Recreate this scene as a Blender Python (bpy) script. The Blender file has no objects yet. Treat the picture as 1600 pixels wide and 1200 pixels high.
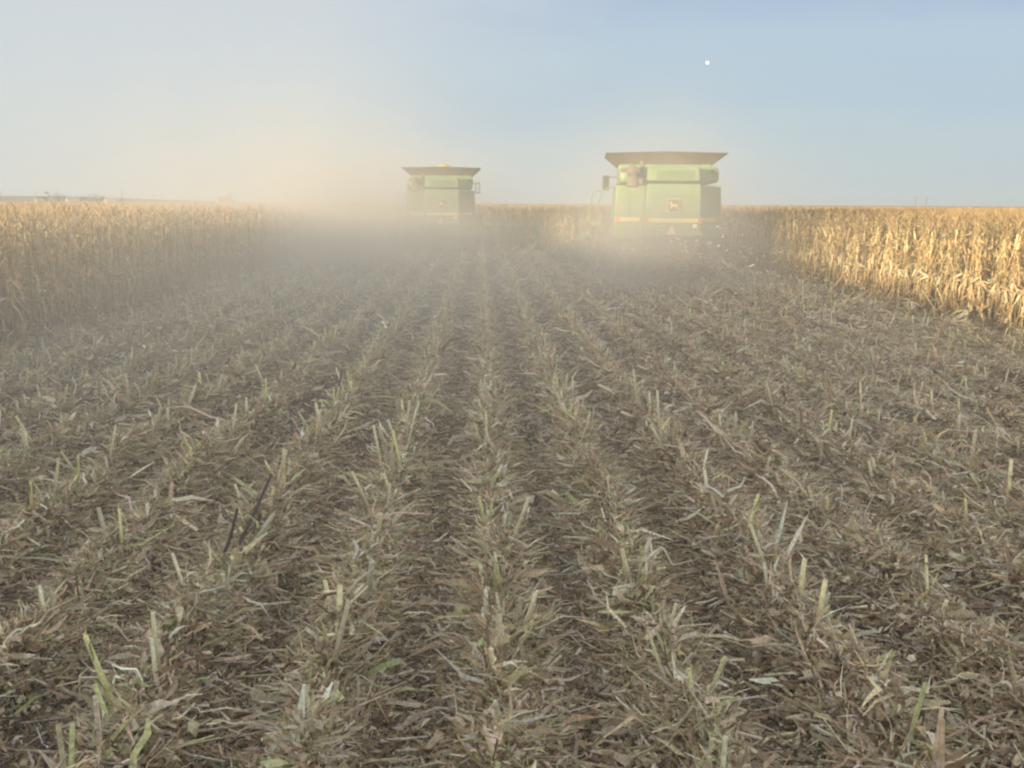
import bpy, bmesh, math, random
import numpy as np
from mathutils import Vector, Matrix

R = math.radians
scene = bpy.context.scene
COL = scene.collection
rng = np.random.default_rng(11)
random.seed(11)

# ------------------------------------------------------------------ camera
CAM_H = 2.3
cam_d = bpy.data.cameras.new("camera")
cam_d.sensor_width = 36.0
cam_d.lens = 35.0
cam_d.clip_start = 0.05
cam_d.clip_end = 20000
cam = bpy.data.objects.new("camera", cam_d)
COL.objects.link(cam)
cam.location = (0, 0, CAM_H)
cam.rotation_mode = 'XYZ'
ROLL = R(0.32)
Mcam = Matrix.Rotation(R(-1.915), 4, 'Z') @ Matrix.Rotation(R(90 - 10.27), 4, 'X') @ Matrix.Rotation(ROLL, 4, 'Z')
cam.rotation_euler = Mcam.to_euler('XYZ')
scene.camera = cam

# ------------------------------------------------------------------ light
SUN_AZ = 36.0      # the sun stands behind the camera, this far to the left of the rows
SUN_EL = 3.0
a, e = R(SUN_AZ), R(SUN_EL)
to_sun = Vector((-math.sin(a) * math.cos(e), -math.cos(a) * math.cos(e), math.sin(e)))
sun_d = bpy.data.lights.new("sun", 'SUN')
sun_d.energy = 4.6
sun_d.color = (1.0, 0.82, 0.55)
sun_d.angle = R(0.5)
sun = bpy.data.objects.new("sun", sun_d)
COL.objects.link(sun)
sun.location = (-40, -60, 20)
sun.rotation_euler = to_sun.to_track_quat('Z', 'Y').to_euler()

world = bpy.data.worlds.new("World")
scene.world = world
world.use_nodes = True
wn, wl = world.node_tree.nodes, world.node_tree.links
wn.clear()
w_out = wn.new('ShaderNodeOutputWorld')
w_bg = wn.new('ShaderNodeBackground')
w_sky = wn.new('ShaderNodeTexSky')
w_sky.sky_type = 'NISHITA'
w_sky.sun_disc = False
w_sky.sun_elevation = R(SUN_EL)
w_sky.sun_rotation = R(180 + SUN_AZ)
w_sky.altitude = 300
w_sky.air_density = 1.0
w_sky.dust_density = 0.6
w_sky.ozone_density = 2.0
w_bg.inputs['Strength'].default_value = 0.15
# thin high cloud, mixed into the sky by direction
w_tc = wn.new('ShaderNodeTexCoord')
w_map = wn.new('ShaderNodeMapping')
w_map.inputs['Scale'].default_value = (2.2, 2.2, 11.0)
w_no = wn.new('ShaderNodeTexNoise')
w_no.inputs['Scale'].default_value = 1.6
w_no.inputs['Detail'].default_value = 5
w_no.inputs['Roughness'].default_value = 0.55
w_rp = wn.new('ShaderNodeValToRGB')
w_rp.color_ramp.elements[0].position = 0.42
w_rp.color_ramp.elements[1].position = 0.72
w_mx = wn.new('ShaderNodeMix')
w_mx.data_type = 'RGBA'
w_cl = wn.new('ShaderNodeMath'); w_cl.operation = 'MULTIPLY_ADD'; w_cl.inputs[1].default_value = 0.04; w_cl.inputs[2].default_value = 0.92
wl.new(w_tc.outputs['Generated'], w_map.inputs['Vector'])
wl.new(w_map.outputs[0], w_no.inputs['Vector'])
wl.new(w_no.outputs['Fac'], w_rp.inputs['Fac'])
wl.new(w_rp.outputs['Color'], w_cl.inputs[0])
wl.new(w_cl.outputs[0], w_mx.inputs['Factor'])
wl.new(w_sky.outputs['Color'], w_mx.inputs['A'])
w_sep = wn.new('ShaderNodeSeparateXYZ')
wl.new(w_tc.outputs['Generated'], w_sep.inputs[0])
w_vr = wn.new('ShaderNodeValToRGB')                        # thin cloud colour by height above the horizon, with fill light added overhead
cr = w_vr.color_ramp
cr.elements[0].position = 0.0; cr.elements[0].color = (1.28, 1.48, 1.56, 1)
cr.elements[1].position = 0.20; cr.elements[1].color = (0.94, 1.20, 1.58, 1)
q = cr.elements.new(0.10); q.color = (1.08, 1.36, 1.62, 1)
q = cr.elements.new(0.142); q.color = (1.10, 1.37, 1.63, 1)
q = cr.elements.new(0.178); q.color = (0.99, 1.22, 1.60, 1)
q = cr.elements.new(0.60); q.color = (2.6, 2.75, 2.95, 1)  # unseen upper sky, made brighter to lift ambient light on the stubble
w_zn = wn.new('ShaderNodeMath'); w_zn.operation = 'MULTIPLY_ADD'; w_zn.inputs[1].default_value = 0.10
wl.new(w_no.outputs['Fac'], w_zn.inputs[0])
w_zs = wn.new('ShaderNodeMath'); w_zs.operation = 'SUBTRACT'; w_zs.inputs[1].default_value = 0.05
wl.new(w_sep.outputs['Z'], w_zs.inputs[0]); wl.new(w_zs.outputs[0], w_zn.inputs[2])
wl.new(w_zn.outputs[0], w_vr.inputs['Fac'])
# a whiter bank of thin cloud fills the left of the sky, fraying to the right
w_n2 = wn.new('ShaderNodeTexNoise'); w_n2.inputs['Scale'].default_value = 2.6; w_n2.inputs['Detail'].default_value = 6
w_m2 = wn.new('ShaderNodeMapping'); w_m2.inputs['Scale'].default_value = (1.0, 1.0, 3.0)
wl.new(w_tc.outputs['Generated'], w_m2.inputs['Vector']); wl.new(w_m2.outputs[0], w_n2.inputs['Vector'])
w_a = wn.new('ShaderNodeMath'); w_a.operation = 'MULTIPLY_ADD'; w_a.inputs[1].default_value = 0.55
wl.new(w_n2.outputs['Fac'], w_a.inputs[0])
w_neg = wn.new('ShaderNodeMath'); w_neg.operation = 'MULTIPLY_ADD'; w_neg.inputs[1].default_value = -1.0; w_neg.inputs[2].default_value = -0.22
wl.new(w_sep.outputs['X'], w_neg.inputs[0]); wl.new(w_neg.outputs[0], w_a.inputs[2])
w_b = wn.new('ShaderNodeMapRange'); w_b.interpolation_type = 'SMOOTHSTEP'
w_b.inputs['From Min'].default_value = -0.14; w_b.inputs['From Max'].default_value = 0.26; w_b.inputs['To Max'].default_value = 0.85
wl.new(w_a.outputs[0], w_b.inputs['Value'])
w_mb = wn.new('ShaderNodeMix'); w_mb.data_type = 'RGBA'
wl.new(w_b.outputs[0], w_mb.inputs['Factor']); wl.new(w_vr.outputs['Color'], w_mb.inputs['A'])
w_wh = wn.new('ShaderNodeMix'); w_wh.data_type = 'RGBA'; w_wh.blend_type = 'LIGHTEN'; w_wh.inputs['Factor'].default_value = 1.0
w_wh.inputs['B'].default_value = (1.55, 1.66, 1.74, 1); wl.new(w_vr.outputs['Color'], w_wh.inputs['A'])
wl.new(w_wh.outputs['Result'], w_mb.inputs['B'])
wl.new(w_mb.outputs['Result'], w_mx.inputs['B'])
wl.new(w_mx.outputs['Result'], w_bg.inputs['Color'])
wl.new(w_bg.outputs[0], w_out.inputs['Surface'])

vs = scene.view_settings
vs.view_transform = 'Standard'
vs.look = 'None'
vs.gamma = 1.0
vs.use_curve_mapping = False
vs.exposure = 1.5

cy = scene.cycles
cy.max_bounces = 6
cy.diffuse_bounces = 3
cy.glossy_bounces = 2
cy.transmission_bounces = 3
cy.transparent_max_bounces = 8
cy.volume_bounces = 2
cy.volume_step_rate = 1.0
cy.volume_max_steps = 128
cy.filter_width = 2.2
cy.sample_clamp_indirect = 6.0

# ------------------------------------------------------------------ helpers
def tag(o, label=None, cat=None, group=None, kind=None):
    if label: o["label"] = label
    if cat: o["category"] = cat
    if group: o["group"] = group
    if kind: o["kind"] = kind
    return o

def empty(name, loc=(0, 0, 0), rz=0.0):
    o = bpy.data.objects.new(name, None)
    o.empty_display_size = 0.3
    COL.objects.link(o)
    o.location = loc
    o.rotation_euler = (0, 0, rz)
    return o

def new_mat(name):
    m = bpy.data.materials.new(name)
    m.use_nodes = True
    nt = m.node_tree
    return m, nt.nodes, nt.links, nt.nodes['Principled BSDF']

def solid_mat(name, col, rough=0.6, metal=0.0, dirt=(0.34, 0.26, 0.17), dirt_amt=0.35, scale=3.0, spec=0.4):
    """Paint with an uneven coat of field dust."""
    m, n, l, p = new_mat(name)
    tc = n.new('ShaderNodeTexCoord')
    no = n.new('ShaderNodeTexNoise'); no.inputs['Scale'].default_value = scale; no.inputs['Detail'].default_value = 6
    l.new(tc.outputs['Object'], no.inputs['Vector'])
    rp = n.new('ShaderNodeMapRange')
    rp.inputs['From Min'].default_value = 0.3; rp.inputs['From Max'].default_value = 0.75
    rp.inputs['To Min'].default_value = dirt_amt * 0.35; rp.inputs['To Max'].default_value = dirt_amt
    l.new(no.outputs['Fac'], rp.inputs['Value'])
    mx = n.new('ShaderNodeMix'); mx.data_type = 'RGBA'
    mx.inputs['A'].default_value = (*col, 1); mx.inputs['B'].default_value = (*dirt, 1)
    l.new(rp.outputs['Result'], mx.inputs['Factor'])
    l.new(mx.outputs['Result'], p.inputs['Base Color'])
    p.inputs['Roughness'].default_value = rough
    p.inputs['Metallic'].default_value = metal
    p.inputs['Specular IOR Level'].default_value = spec
    return m

def leaf_mat(name, trans=0.3, var=0.35):
    """Dry leaf: colour from the per-piece attribute, broken up by fibre noise, partly translucent."""
    m, n, l, p = new_mat(name)
    at = n.new('ShaderNodeAttribute'); at.attribute_name = 'col'
    tc = n.new('ShaderNodeTexCoord')
    no = n.new('ShaderNodeTexNoise'); no.inputs['Scale'].default_value = 60; no.inputs['Detail'].default_value = 3
    l.new(tc.outputs['Object'], no.inputs['Vector'])
    mr = n.new('ShaderNodeMapRange')
    mr.inputs['From Min'].default_value = 0.3; mr.inputs['From Max'].default_value = 0.7
    mr.inputs['To Min'].default_value = 1 - var; mr.inputs['To Max'].default_value = 1 + var * 0.6
    l.new(no.outputs['Fac'], mr.inputs['Value'])
    oi = n.new('ShaderNodeObjectInfo')
    mo = n.new('ShaderNodeMapRange'); mo.inputs['To Min'].default_value = 0.82; mo.inputs['To Max'].default_value = 1.16
    l.new(oi.outputs['Random'], mo.inputs['Value'])
    mm = n.new('ShaderNodeMath'); mm.operation = 'MULTIPLY'
    l.new(mr.outputs[0], mm.inputs[0]); l.new(mo.outputs[0], mm.inputs[1])
    vm = n.new('ShaderNodeVectorMath'); vm.operation = 'SCALE'
    l.new(at.outputs['Color'], vm.inputs[0]); l.new(mm.outputs[0], vm.inputs['Scale'])
    l.new(vm.outputs[0], p.inputs['Base Color'])
    p.inputs['Roughness'].default_value = 0.62
    p.inputs['Specular IOR Level'].default_value = 0.25
    tr = n.new('ShaderNodeBsdfTranslucent')
    l.new(vm.outputs[0], tr.inputs['Color'])
    ms = n.new('ShaderNodeMixShader'); ms.inputs[0].default_value = trans
    l.new(p.outputs[0], ms.inputs[1]); l.new(tr.outputs[0], ms.inputs[2])
    out = n['Material Output']
    l.new(ms.outputs[0], out.inputs['Surface'])
    return m

def unit(v):
    return v / np.maximum(np.linalg.norm(v, axis=-1, keepdims=True), 1e-9)

class Geo:
    """Collects numpy chunks of quads, links them as ONE mesh object."""
    def __init__(s):
        s.v, s.q, s.c, s.n = [], [], [], 0
    def add(s, v, q, c):
        s.v.append(v.reshape(-1, 3)); s.q.append(q.reshape(-1, 4) + s.n); s.c.append(c.reshape(-1, 3)); s.n += v.reshape(-1, 3).shape[0]
    def strips(s, base, d, side, bend, L, W, col, K=3, twist=None, taper=(0.55, 1.0, 0.85, 0.1), crumple=0.0, r=None):
        N = len(base)
        t = np.linspace(0, 1, K + 1)
        L = np.asarray(L).reshape(N, 1, 1); W = np.asarray(W).reshape(N, 1, 1)
        c = base[:, None, :] + d[:, None, :] * L * t[None, :, None] + bend[:, None, :] * L * (t ** 2)[None, :, None]
        if crumple:
            c = c + (r or rng).normal(0, crumple, c.shape) * L * (t > 0)[None, :, None]
        w = np.interp(t, np.linspace(0, 1, len(taper)), taper)[None, :, None] * W * 0.5
        nrm = unit(np.cross(d, side))
        if twist is None: twist = np.zeros(N)
        ang = twist[:, None] * t[None, :]
        sd = side[:, None, :] * np.cos(ang)[..., None] + nrm[:, None, :] * np.sin(ang)[..., None]
        v = np.stack([c - sd * w, c + sd * w], axis=2)            # N,K+1,2,3
        i = np.arange(N)[:, None] * (K + 1) * 2 + np.arange(K)[None, :] * 2
        q = np.stack([i, i + 1, i + 3, i + 2], axis=-1)
        cc = np.broadcast_to(np.asarray(col).reshape(N, 1, 1, 3), v.shape)
        s.add(v, q, cc)
    def rods(s, p0, p1, r0, r1, col, n=5, col2=None, cap=True):
        N = len(p0)
        d = unit(p1 - p0)
        ref = np.where(np.abs(d[:, 2:3]) > 0.9, np.array([[1., 0, 0]]), np.array([[0., 0, 1]]))
        u = unit(np.cross(d, ref)); w = np.cross(d, u)
        th = np.arange(n) * 2 * np.pi / n
        ring = u[:, None, :] * np.cos(th)[None, :, None] + w[:, None, :] * np.sin(th)[None, :, None]
        r0 = np.broadcast_to(np.asarray(r0, float), (N,)).reshape(N, 1, 1); r1 = np.broadcast_to(np.asarray(r1, float), (N,)).reshape(N, 1, 1)
        a_ = p0[:, None, :] + ring * r0; b_ = p1[:, None, :] + ring * r1
        tip = (p1 - d * (r1[:, 0] * 0.1))[:, None, :] + ring * (r1 * 0.02)
        lv = [a_, b_, tip] if cap else [a_, b_]
        v = np.stack(lv, axis=1)                                 # N,lv,n,3
        m = len(lv)
        b0 = np.arange(N)[:, None, None] * m * n + np.arange(m - 1)[None, :, None] * n
        k = np.arange(n)[None, None, :]
        k2 = (k + 1) % n
        q = np.stack([b0 + k, b0 + k2, b0 + n + k2, b0 + n + k], axis=-1)
        c1 = np.asarray(col, float).reshape(-1, 3); c1 = np.broadcast_to(c1, (N, 3))
        c2 = c1 if col2 is None else np.broadcast_to(np.asarray(col2, float).reshape(-1, 3), (N, 3))
        cc = np.stack([np.repeat(c1[:, None, :], n, 1)] + [np.repeat(c2[:, None, :], n, 1)] * (m - 1), axis=1)
        s.add(v, q, cc)
    def mesh(s, name, mat, smooth=False):
        v = np.concatenate(s.v).astype(np.float32); q = np.concatenate(s.q).astype(np.int32); c = np.concatenate(s.c).astype(np.float32)
        me = bpy.data.meshes.new(name)
        me.vertices.add(len(v)); me.vertices.foreach_set('co', v.ravel())
        me.loops.add(q.size); me.loops.foreach_set('vertex_index', q.ravel())
        me.polygons.add(len(q)); me.polygons.foreach_set('loop_start', np.arange(len(q), dtype=np.int32) * 4)
        ca = me.attributes.new('col', 'FLOAT_COLOR', 'POINT')
        ca.data.foreach_set('color', np.concatenate([c, np.ones((len(c), 1), np.float32)], 1).ravel())
        me.update(calc_edges=True)
        if smooth: me.polygons.foreach_set('use_smooth', np.ones(len(q), bool))
        me.materials.append(mat)
        return me
    def obj(s, name, mat, parent=None, smooth=False):
        o = bpy.data.objects.new(name, s.mesh(name, mat, smooth))
        COL.objects.link(o)
        if parent is not None: o.parent = parent
        return o

def rand_dir(N, zlo=-0.2, zhi=0.4, r=rng):
    th = r.uniform(0, 2 * np.pi, N); z = r.uniform(zlo, zhi, N)
    h = np.sqrt(1 - z ** 2)
    return np.stack([np.cos(th) * h, np.sin(th) * h, z], 1)

def side_of(d, r=rng, tilt=0.6):
    s_ = np.cross(d, np.array([0., 0, 1.]))
    s_ = unit(s_ + 1e-4)
    n_ = np.cross(s_, d)
    a_ = r.normal(0, tilt, len(d))[:, None]
    return unit(s_ * np.cos(a_) + n_ * np.sin(a_))

def jitter(cols, N, p=None, sd=0.13, r=rng):
    cols = np.asarray(cols)
    k = r.choice(len(cols), N, p=p)
    return np.clip(cols[k] * np.exp(r.normal(0, sd, (N, 1))) * np.exp(r.normal(0, 0.04, (N, 3))), 0.005, 0.9)

# smooth 2D value noise for the lie of the land
_tab = rng.uniform(-1, 1, (256, 256))
def vnoise(x, y):
    xi = np.floor(x).astype(int); yi = np.floor(y).astype(int)
    fx = x - xi; fy = y - yi
    fx = fx * fx * (3 - 2 * fx); fy = fy * fy * (3 - 2 * fy)
    g = lambda i, j: _tab[i % 256, j % 256]
    return (g(xi, yi) * (1 - fx) + g(xi + 1, yi) * fx) * (1 - fy) + (g(xi, yi + 1) * (1 - fx) + g(xi + 1, yi + 1) * fx) * fy

ROW = 0.80
ROW0 = 0.10
def row_off(x):
    return (x - ROW0) / ROW - np.round((x - ROW0) / ROW)      # -0.5..0.5, 0 on a row
def ground_z(x, y):
    x = np.asarray(x, float); y = np.asarray(y, float)
    ridge = np.cos(2 * np.pi * (x - ROW0) / ROW)
    fade = np.clip(1 - (np.abs(y - 10) - 50) / 30, 0, 1) * np.clip(1 - (np.abs(x) - 14) / 6, 0, 1)
    amp = np.where(x > 2.0, 0.03, 0.065)
    return fade * (amp * ridge + 0.035 * vnoise(x * 1.7, y * 0.9) + 0.02 * vnoise(x * 6 + 9, y * 6))

# ------------------------------------------------------------------ materials
M_leaf = leaf_mat("dry_leaf", 0.30)
M_stub = leaf_mat("stub", 0.08, 0.25)
M_weed = leaf_mat("weed_stem", 0.0, 0.4)
M_green = solid_mat("green_paint", (0.055, 0.21, 0.05), 0.5, dirt=(0.40, 0.34, 0.22), dirt_amt=0.55)
M_green_dull = solid_mat("green_frame", (0.045, 0.17, 0.04), 0.55, dirt=(0.34, 0.27, 0.17), dirt_amt=0.5)
M_tank = solid_mat("tank_rubber", (0.05, 0.05, 0.035), 0.7, dirt=(0.30, 0.24, 0.15), dirt_amt=0.45)
M_black = solid_mat("black_plastic", (0.02, 0.02, 0.02), 0.6, dirt_amt=0.4)
M_boot = solid_mat("rubber_boot", (0.09, 0.075, 0.055), 0.8, dirt=(0.30, 0.24, 0.16), dirt_amt=0.6)
M_tyre = solid_mat("tyre_rubber", (0.025, 0.024, 0.023), 0.85, dirt_amt=0.6)
M_yellow = solid_mat("yellow_paint", (0.78, 0.62, 0.14), 0.45, dirt_amt=0.25)
M_red = solid_mat("red_reflector", (0.50, 0.07, 0.03), 0.4, dirt_amt=0.5)
M_orange = solid_mat("orange_reflector", (0.85, 0.16, 0.03), 0.3, dirt_amt=0.2)
M_pale = solid_mat("pale_triangle", (0.72, 0.62, 0.55), 0.5, dirt_amt=0.3)
M_white = solid_mat("white_sticker", (0.75, 0.75, 0.72), 0.5, dirt_amt=0.15)
M_grain = solid_mat("corn_grain", (0.72, 0.42, 0.07), 0.7, dirt_amt=0.2, scale=25)
M_steel = solid_mat("worn_steel", (0.4, 0.39, 0.37), 0.4, metal=0.8, dirt_amt=0.5)
m, n, l, p = new_mat("cab_glass")
p.inputs['Base Color'].default_value = (0.03, 0.04, 0.04, 1); p.inputs['Roughness'].default_value = 0.08
M_glass = m
m, n, l, p = new_mat("mirror_glass")
p.inputs['Base Color'].default_value = (0.9, 0.9, 0.88, 1); p.inputs['Roughness'].default_value = 0.12; p.inputs['Metallic'].default_value = 1.0
M_mirror = m

# soil
m, n, l, p = new_mat("soil")
tc = n.new('ShaderNodeTexCoord')
no = n.new('ShaderNodeTexNoise'); no.inputs['Scale'].default_value = 1.3; no.inputs['Detail'].default_value = 10; no.inputs['Roughness'].default_value = 0.7
l.new(tc.outputs['Object'], no.inputs['Vector'])
rp = n.new('ShaderNodeValToRGB')
rp.color_ramp.elements[0].position = 0.3; rp.color_ramp.elements[0].color = (0.04, 0.031, 0.024, 1)
rp.color_ramp.elements[1].position = 0.72; rp.color_ramp.elements[1].color = (0.15, 0.115, 0.085, 1)
l.new(no.outputs['Fac'], rp.inputs['Fac']); l.new(rp.outputs['Color'], p.inputs['Base Color'])
no2 = n.new('ShaderNodeTexNoise'); no2.inputs['Scale'].default_value = 28; no2.inputs['Detail'].default_value = 6
l.new(tc.outputs['Object'], no2.inputs['Vector'])
bp = n.new('ShaderNodeBump'); bp.inputs['Strength'].default_value = 0.9; bp.inputs['Distance'].default_value = 0.03
l.new(no2.outputs['Fac'], bp.inputs['Height']); l.new(bp.outputs['Normal'], p.inputs['Normal'])
p.inputs['Roughness'].default_value = 0.95; p.inputs['Specular IOR Level'].default_value = 0.1
M_soil = m

# ------------------------------------------------------------------ the ground
def grid_mesh(xs, ys, zf, name, mat):
    X, Y = np.meshgrid(xs, ys, indexing='ij')
    Z = zf(X, Y)
    nx, ny = X.shape
    v = np.stack([X, Y, Z], -1).reshape(-1, 3)
    i = (np.arange(nx - 1)[:, None] * ny + np.arange(ny - 1)[None, :])
    q = np.stack([i, i + ny, i + ny + 1, i + 1], -1).reshape(-1, 4)
    g = Geo(); g.add(v, q, np.full((len(v), 3), 0.3))
    return g.obj(name, mat, smooth=True)
xs = np.concatenate([-np.geomspace(3500, 21, 24), np.arange(-20, 20.01, 0.1), np.geomspace(21, 3500, 24)])
ys = np.concatenate([-np.geomspace(800, 41, 10), np.arange(-40, 0, 1.0), np.arange(0, 30, 0.12), np.arange(30, 90, 0.5), np.geomspace(91, 3500, 30)])
tag(grid_mesh(xs, ys, ground_z, "soil", M_soil), kind='structure')

# ------------------------------------------------------------------ corn plants
CORN = [(0.64, 0.47, 0.24), (0.56, 0.39, 0.19), (0.72, 0.57, 0.33), (0.48, 0.32, 0.16), (0.60, 0.48, 0.28)]
def plant_parts(seed):
    r = np.random.default_rng(seed)
    h = r.uniform(1.62, 1.9)
    lean = r.normal(0, 0.05, 2)
    top = np.array([lean[0] * h, lean[1] * h, h])
    st = Geo()
    k = 4
    f = np.linspace(0, 1, k + 1)[:, None]
    pts = top[None] * f + np.array([[0, 0, -0.08]]) * (1 - f)
    rad = np.linspace(0.013, 0.005, k + 1)
    st.rods(pts[:-1], pts[1:], rad[:-1], rad[1:], jitter([(0.42, 0.32, 0.17), (0.36, 0.29, 0.14)], k, r=r), n=5, cap=False)
    nt = 6                                                     # tassel
    d = unit(np.stack([r.normal(0, 0.35, nt), r.normal(0, 0.35, nt), np.ones(nt)], 1))
    st.strips(np.repeat(top[None], nt, 0), d, side_of(d, r), rand_dir(nt, -0.6, 0, r) * 0.4, r.uniform(0.14, 0.28, nt), np.full(nt, 0.014), jitter([(0.40, 0.29, 0.15)], nt, r=r), K=2, taper=(1, 0.9, 0.5))
    lf = Geo()
    nl = r.integers(20, 26)
    z = np.linspace(0.12, 0.98, nl) * h + r.normal(0, 0.03, nl)
    ph0 = r.uniform(0, 6.28)
    phi = ph0 + np.arange(nl) * np.pi + r.normal(0, 0.5, nl)
    el = r.uniform(-0.1, 1.15, nl)
    d = np.stack([np.cos(phi) * np.cos(el), np.sin(phi) * np.cos(el), np.sin(el)], 1)
    b = top[None] * (z / h)[:, None]
    side = np.stack([-np.sin(phi), np.cos(phi), np.zeros(nl)], 1)
    drop = r.uniform(0.35, 1.6, nl)
    bend = np.stack([r.normal(0, 0.15, nl), r.normal(0, 0.15, nl), -drop], 1) - d * r.uniform(0.1, 0.5, nl)[:, None]
    L = r.uniform(0.12, 0.40, nl) * np.where(z > h * 0.85, 0.7, 1)
    lf.strips(b, d, side, bend, L, r.uniform(0.022, 0.047, nl), jitter(CORN, nl, r=r), K=5, twist=r.normal(0, 2.2, nl), taper=(0.5, 0.9, 1.0, 0.8, 0.5, 0.05), crumple=0.05, r=r)
    ns = 7                                                     # sheaths clasping the stalk
    zz = r.uniform(0.05, 0.85, ns) * h
    ph = r.uniform(0, 6.28, ns)
    o_ = np.stack([np.cos(ph), np.sin(ph), np.zeros(ns)], 1) * 0.016
    d = unit(np.stack([r.normal(0, 0.12, ns), r.normal(0, 0.12, ns), np.ones(ns)], 1))
    lf.strips(top[None] * (zz / h)[:, None] + o_, d, np.stack([-np.sin(ph), np.cos(ph), np.zeros(ns)], 1), o_ * 3, r.uniform(0.15, 0.25, ns), np.full(ns, 0.04), jitter(CORN, ns, r=r), K=2, taper=(1, 1, 0.5))
    er = Geo()
    zc = r.uniform(0.72, 0.98); ph = r.uniform(0, 6.28)
    out = np.array([np.cos(ph), np.sin(ph), 0])
    b0 = top * (zc / h) + out * 0.015
    d0 = unit((out * 0.55 + np.array([0, 0, r.choice([-0.9, 0.3], p=[0.75, 0.25])]))[None])[0]
    q = np.array([0, 0.05, 0.12, 0.19, 0.23])
    rr = np.array([0.012, 0.027, 0.028, 0.02, 0.004])
    P = b0[None] + d0[None] * q[:, None]
    er.rods(P[:-1], P[1:], rr[:-1], rr[1:], jitter([(0.60, 0.50, 0.32)], 4, sd=0.05, r=r), n=7, cap=False)
    nh = 3                                                     # opened husk leaves
    d = unit(d0[None] + r.normal(0, 0.35, (nh, 3)))
    er.strips(np.repeat(b0[None], nh, 0), d, side_of(d, r), r.normal(0, 0.3, (nh, 3)), r.uniform(0.15, 0.24, nh), np.full(nh, 0.045), jitter([(0.62, 0.51, 0.33)], nh, r=r), K=2, taper=(0.6, 1, 0.2))
    return (st.mesh("stalk", M_leaf), lf.mesh("leaves", M_leaf), er.mesh("ear", M_leaf))
NV = 9
PLANTS = [plant_parts(100 + i) for i in range(NV)]

def rows_points(k0, k1, y0, y1, sp):
    out = []
    for k in range(k0, k1 + 1):
        y = np.arange(y0, y1, sp); y = y + rng.normal(0, sp * 0.22, len(y))
        y = y[rng.random(len(y)) > 0.05]
        out.append(np.stack([ROW0 + ROW * k + rng.normal(0, 0.035, len(y)), y, np.full(len(y), float(k))], 1))
    return np.concatenate(out)
FRONT_L, FRONT_R = 50.3, 36.4
pts = []
pts.append(rows_points(-19, -9, -28, 8, 0.21))               # beside and behind the camera, edge of the uncut block
pts.append(rows_points(-70, -9, 8, 62, 0.17))
pts.append(rows_points(-95, -9, 62, 150, 0.27))
pts.append(rows_points(-8, 3, FRONT_L, 62, 0.2))
pts.append(rows_points(4, 11, FRONT_R, 62, 0.2))
pts.append(rows_points(-8, 11, 62, 150, 0.27))
pts.append(rows_points(12, 75, 8, 62, 0.165))
pts.append(rows_points(12, 115, 62, 150, 0.27))
pts = np.concatenate(pts)
x, y, k = pts.T
keep = ((x > -0.49 * y - 5) & (x < 0.56 * y + 5)) | ((k >= -19) & (k <= -9) & (y < 60))
pts = pts[keep]; x, y, k = pts.T
# the plants that show largest become things of their own
in_view = (x > -0.475 * y - 0.3) & (x < 0.54 * y + 0.3) & (y > 3)
rank = np.hypot(x, y) + np.where(np.isin(k, (-9, 12)), 0, np.where(np.isin(k, (-10, 13)), 9, 60))
rank[~in_view] += 1000
order = np.argsort(rank)
own, rest = pts[order[:300]], pts[order[300:]]
LBL = {-9: "dry tan corn plant in the shaded front row of the uncut corn on the left",
       -10: "dry corn plant just behind the front row of the uncut corn on the left",
       12: "dry golden corn plant in the sunlit front row of the uncut corn on the right",
       13: "dry golden corn plant just behind the sunlit front row of corn on the right"}
GRP = {-9: "front row of the left corn", -10: "second row of the left corn", 12: "front row of the right corn", 13: "second row of the right corn"}
protos = []
for i, (px_, py_, kk) in enumerate(own):
    vi = i % NV
    st, lf, er = PLANTS[vi]
    o = bpy.data.objects.new("corn_plant", st); COL.objects.link(o)
    ch = []
    for nm, me in (("leaves", lf), ("ear", er)):
        c = bpy.data.objects.new(nm, me); COL.objects.link(c); c.parent = o; ch.append(c)
    o.location = (px_, py_, float(ground_z(px_, py_)))
    o.rotation_euler = (random.gauss(0, 0.05), random.gauss(0, 0.05), random.uniform(0, 6.28))
    s_ = random.uniform(0.9, 1.06); o.scale = (s_, s_, s_)
    tag(o, LBL.get(int(kk), LBL[-9]), "corn plant", GRP.get(int(kk), GRP[-9]))
    if i < NV: protos.append([o] + ch)

# all the other plants: one mass
me = bpy.data.meshes.new("standing_corn")
N = len(rest)
co = np.stack([rest[:, 0], rest[:, 1], ground_z(rest[:, 0], rest[:, 1])], 1).astype(np.float32)
me.vertices.add(N); me.vertices.foreach_set('co', co.ravel())
rot = np.stack([rng.normal(0, 0.06, N), rng.normal(0, 0.06, N), rng.uniform(0, 6.28, N)], 1).astype(np.float32)
at = me.attributes.new('rot', 'FLOAT_VECTOR', 'POINT'); at.data.foreach_set('vector', rot.ravel())
at = me.attributes.new('siz', 'FLOAT', 'POINT'); at.data.foreach_set('value', (rng.uniform(0.9, 1.07, N) + 0.03 * vnoise(rest[:, 0] * 0.3, rest[:, 1] * 0.3)).astype(np.float32))
at = me.attributes.new('idx', 'INT', 'POINT'); at.data.foreach_set('value', rng.integers(0, NV, N).astype(np.int32))
corn = bpy.data.objects.new("standing_corn", me); COL.objects.link(corn)
tag(corn, "mass of dry golden corn still standing uncut to the horizon", "corn field", kind='stuff')
ng = bpy.data.node_groups.new("scatter_plants", 'GeometryNodeTree')
ng.interface.new_socket("Geometry", in_out='INPUT', socket_type='NodeSocketGeometry')
ng.interface.new_socket("Geometry", in_out='OUTPUT', socket_type='NodeSocketGeometry')
gn, gl = ng.nodes, ng.links
gi = gn.new('NodeGroupInput'); go = gn.new('NodeGroupOutput')
iop = gn.new('GeometryNodeInstanceOnPoints')
iop.inputs['Pick Instance'].default_value = True
jall = gn.new('GeometryNodeJoinGeometry')
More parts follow.
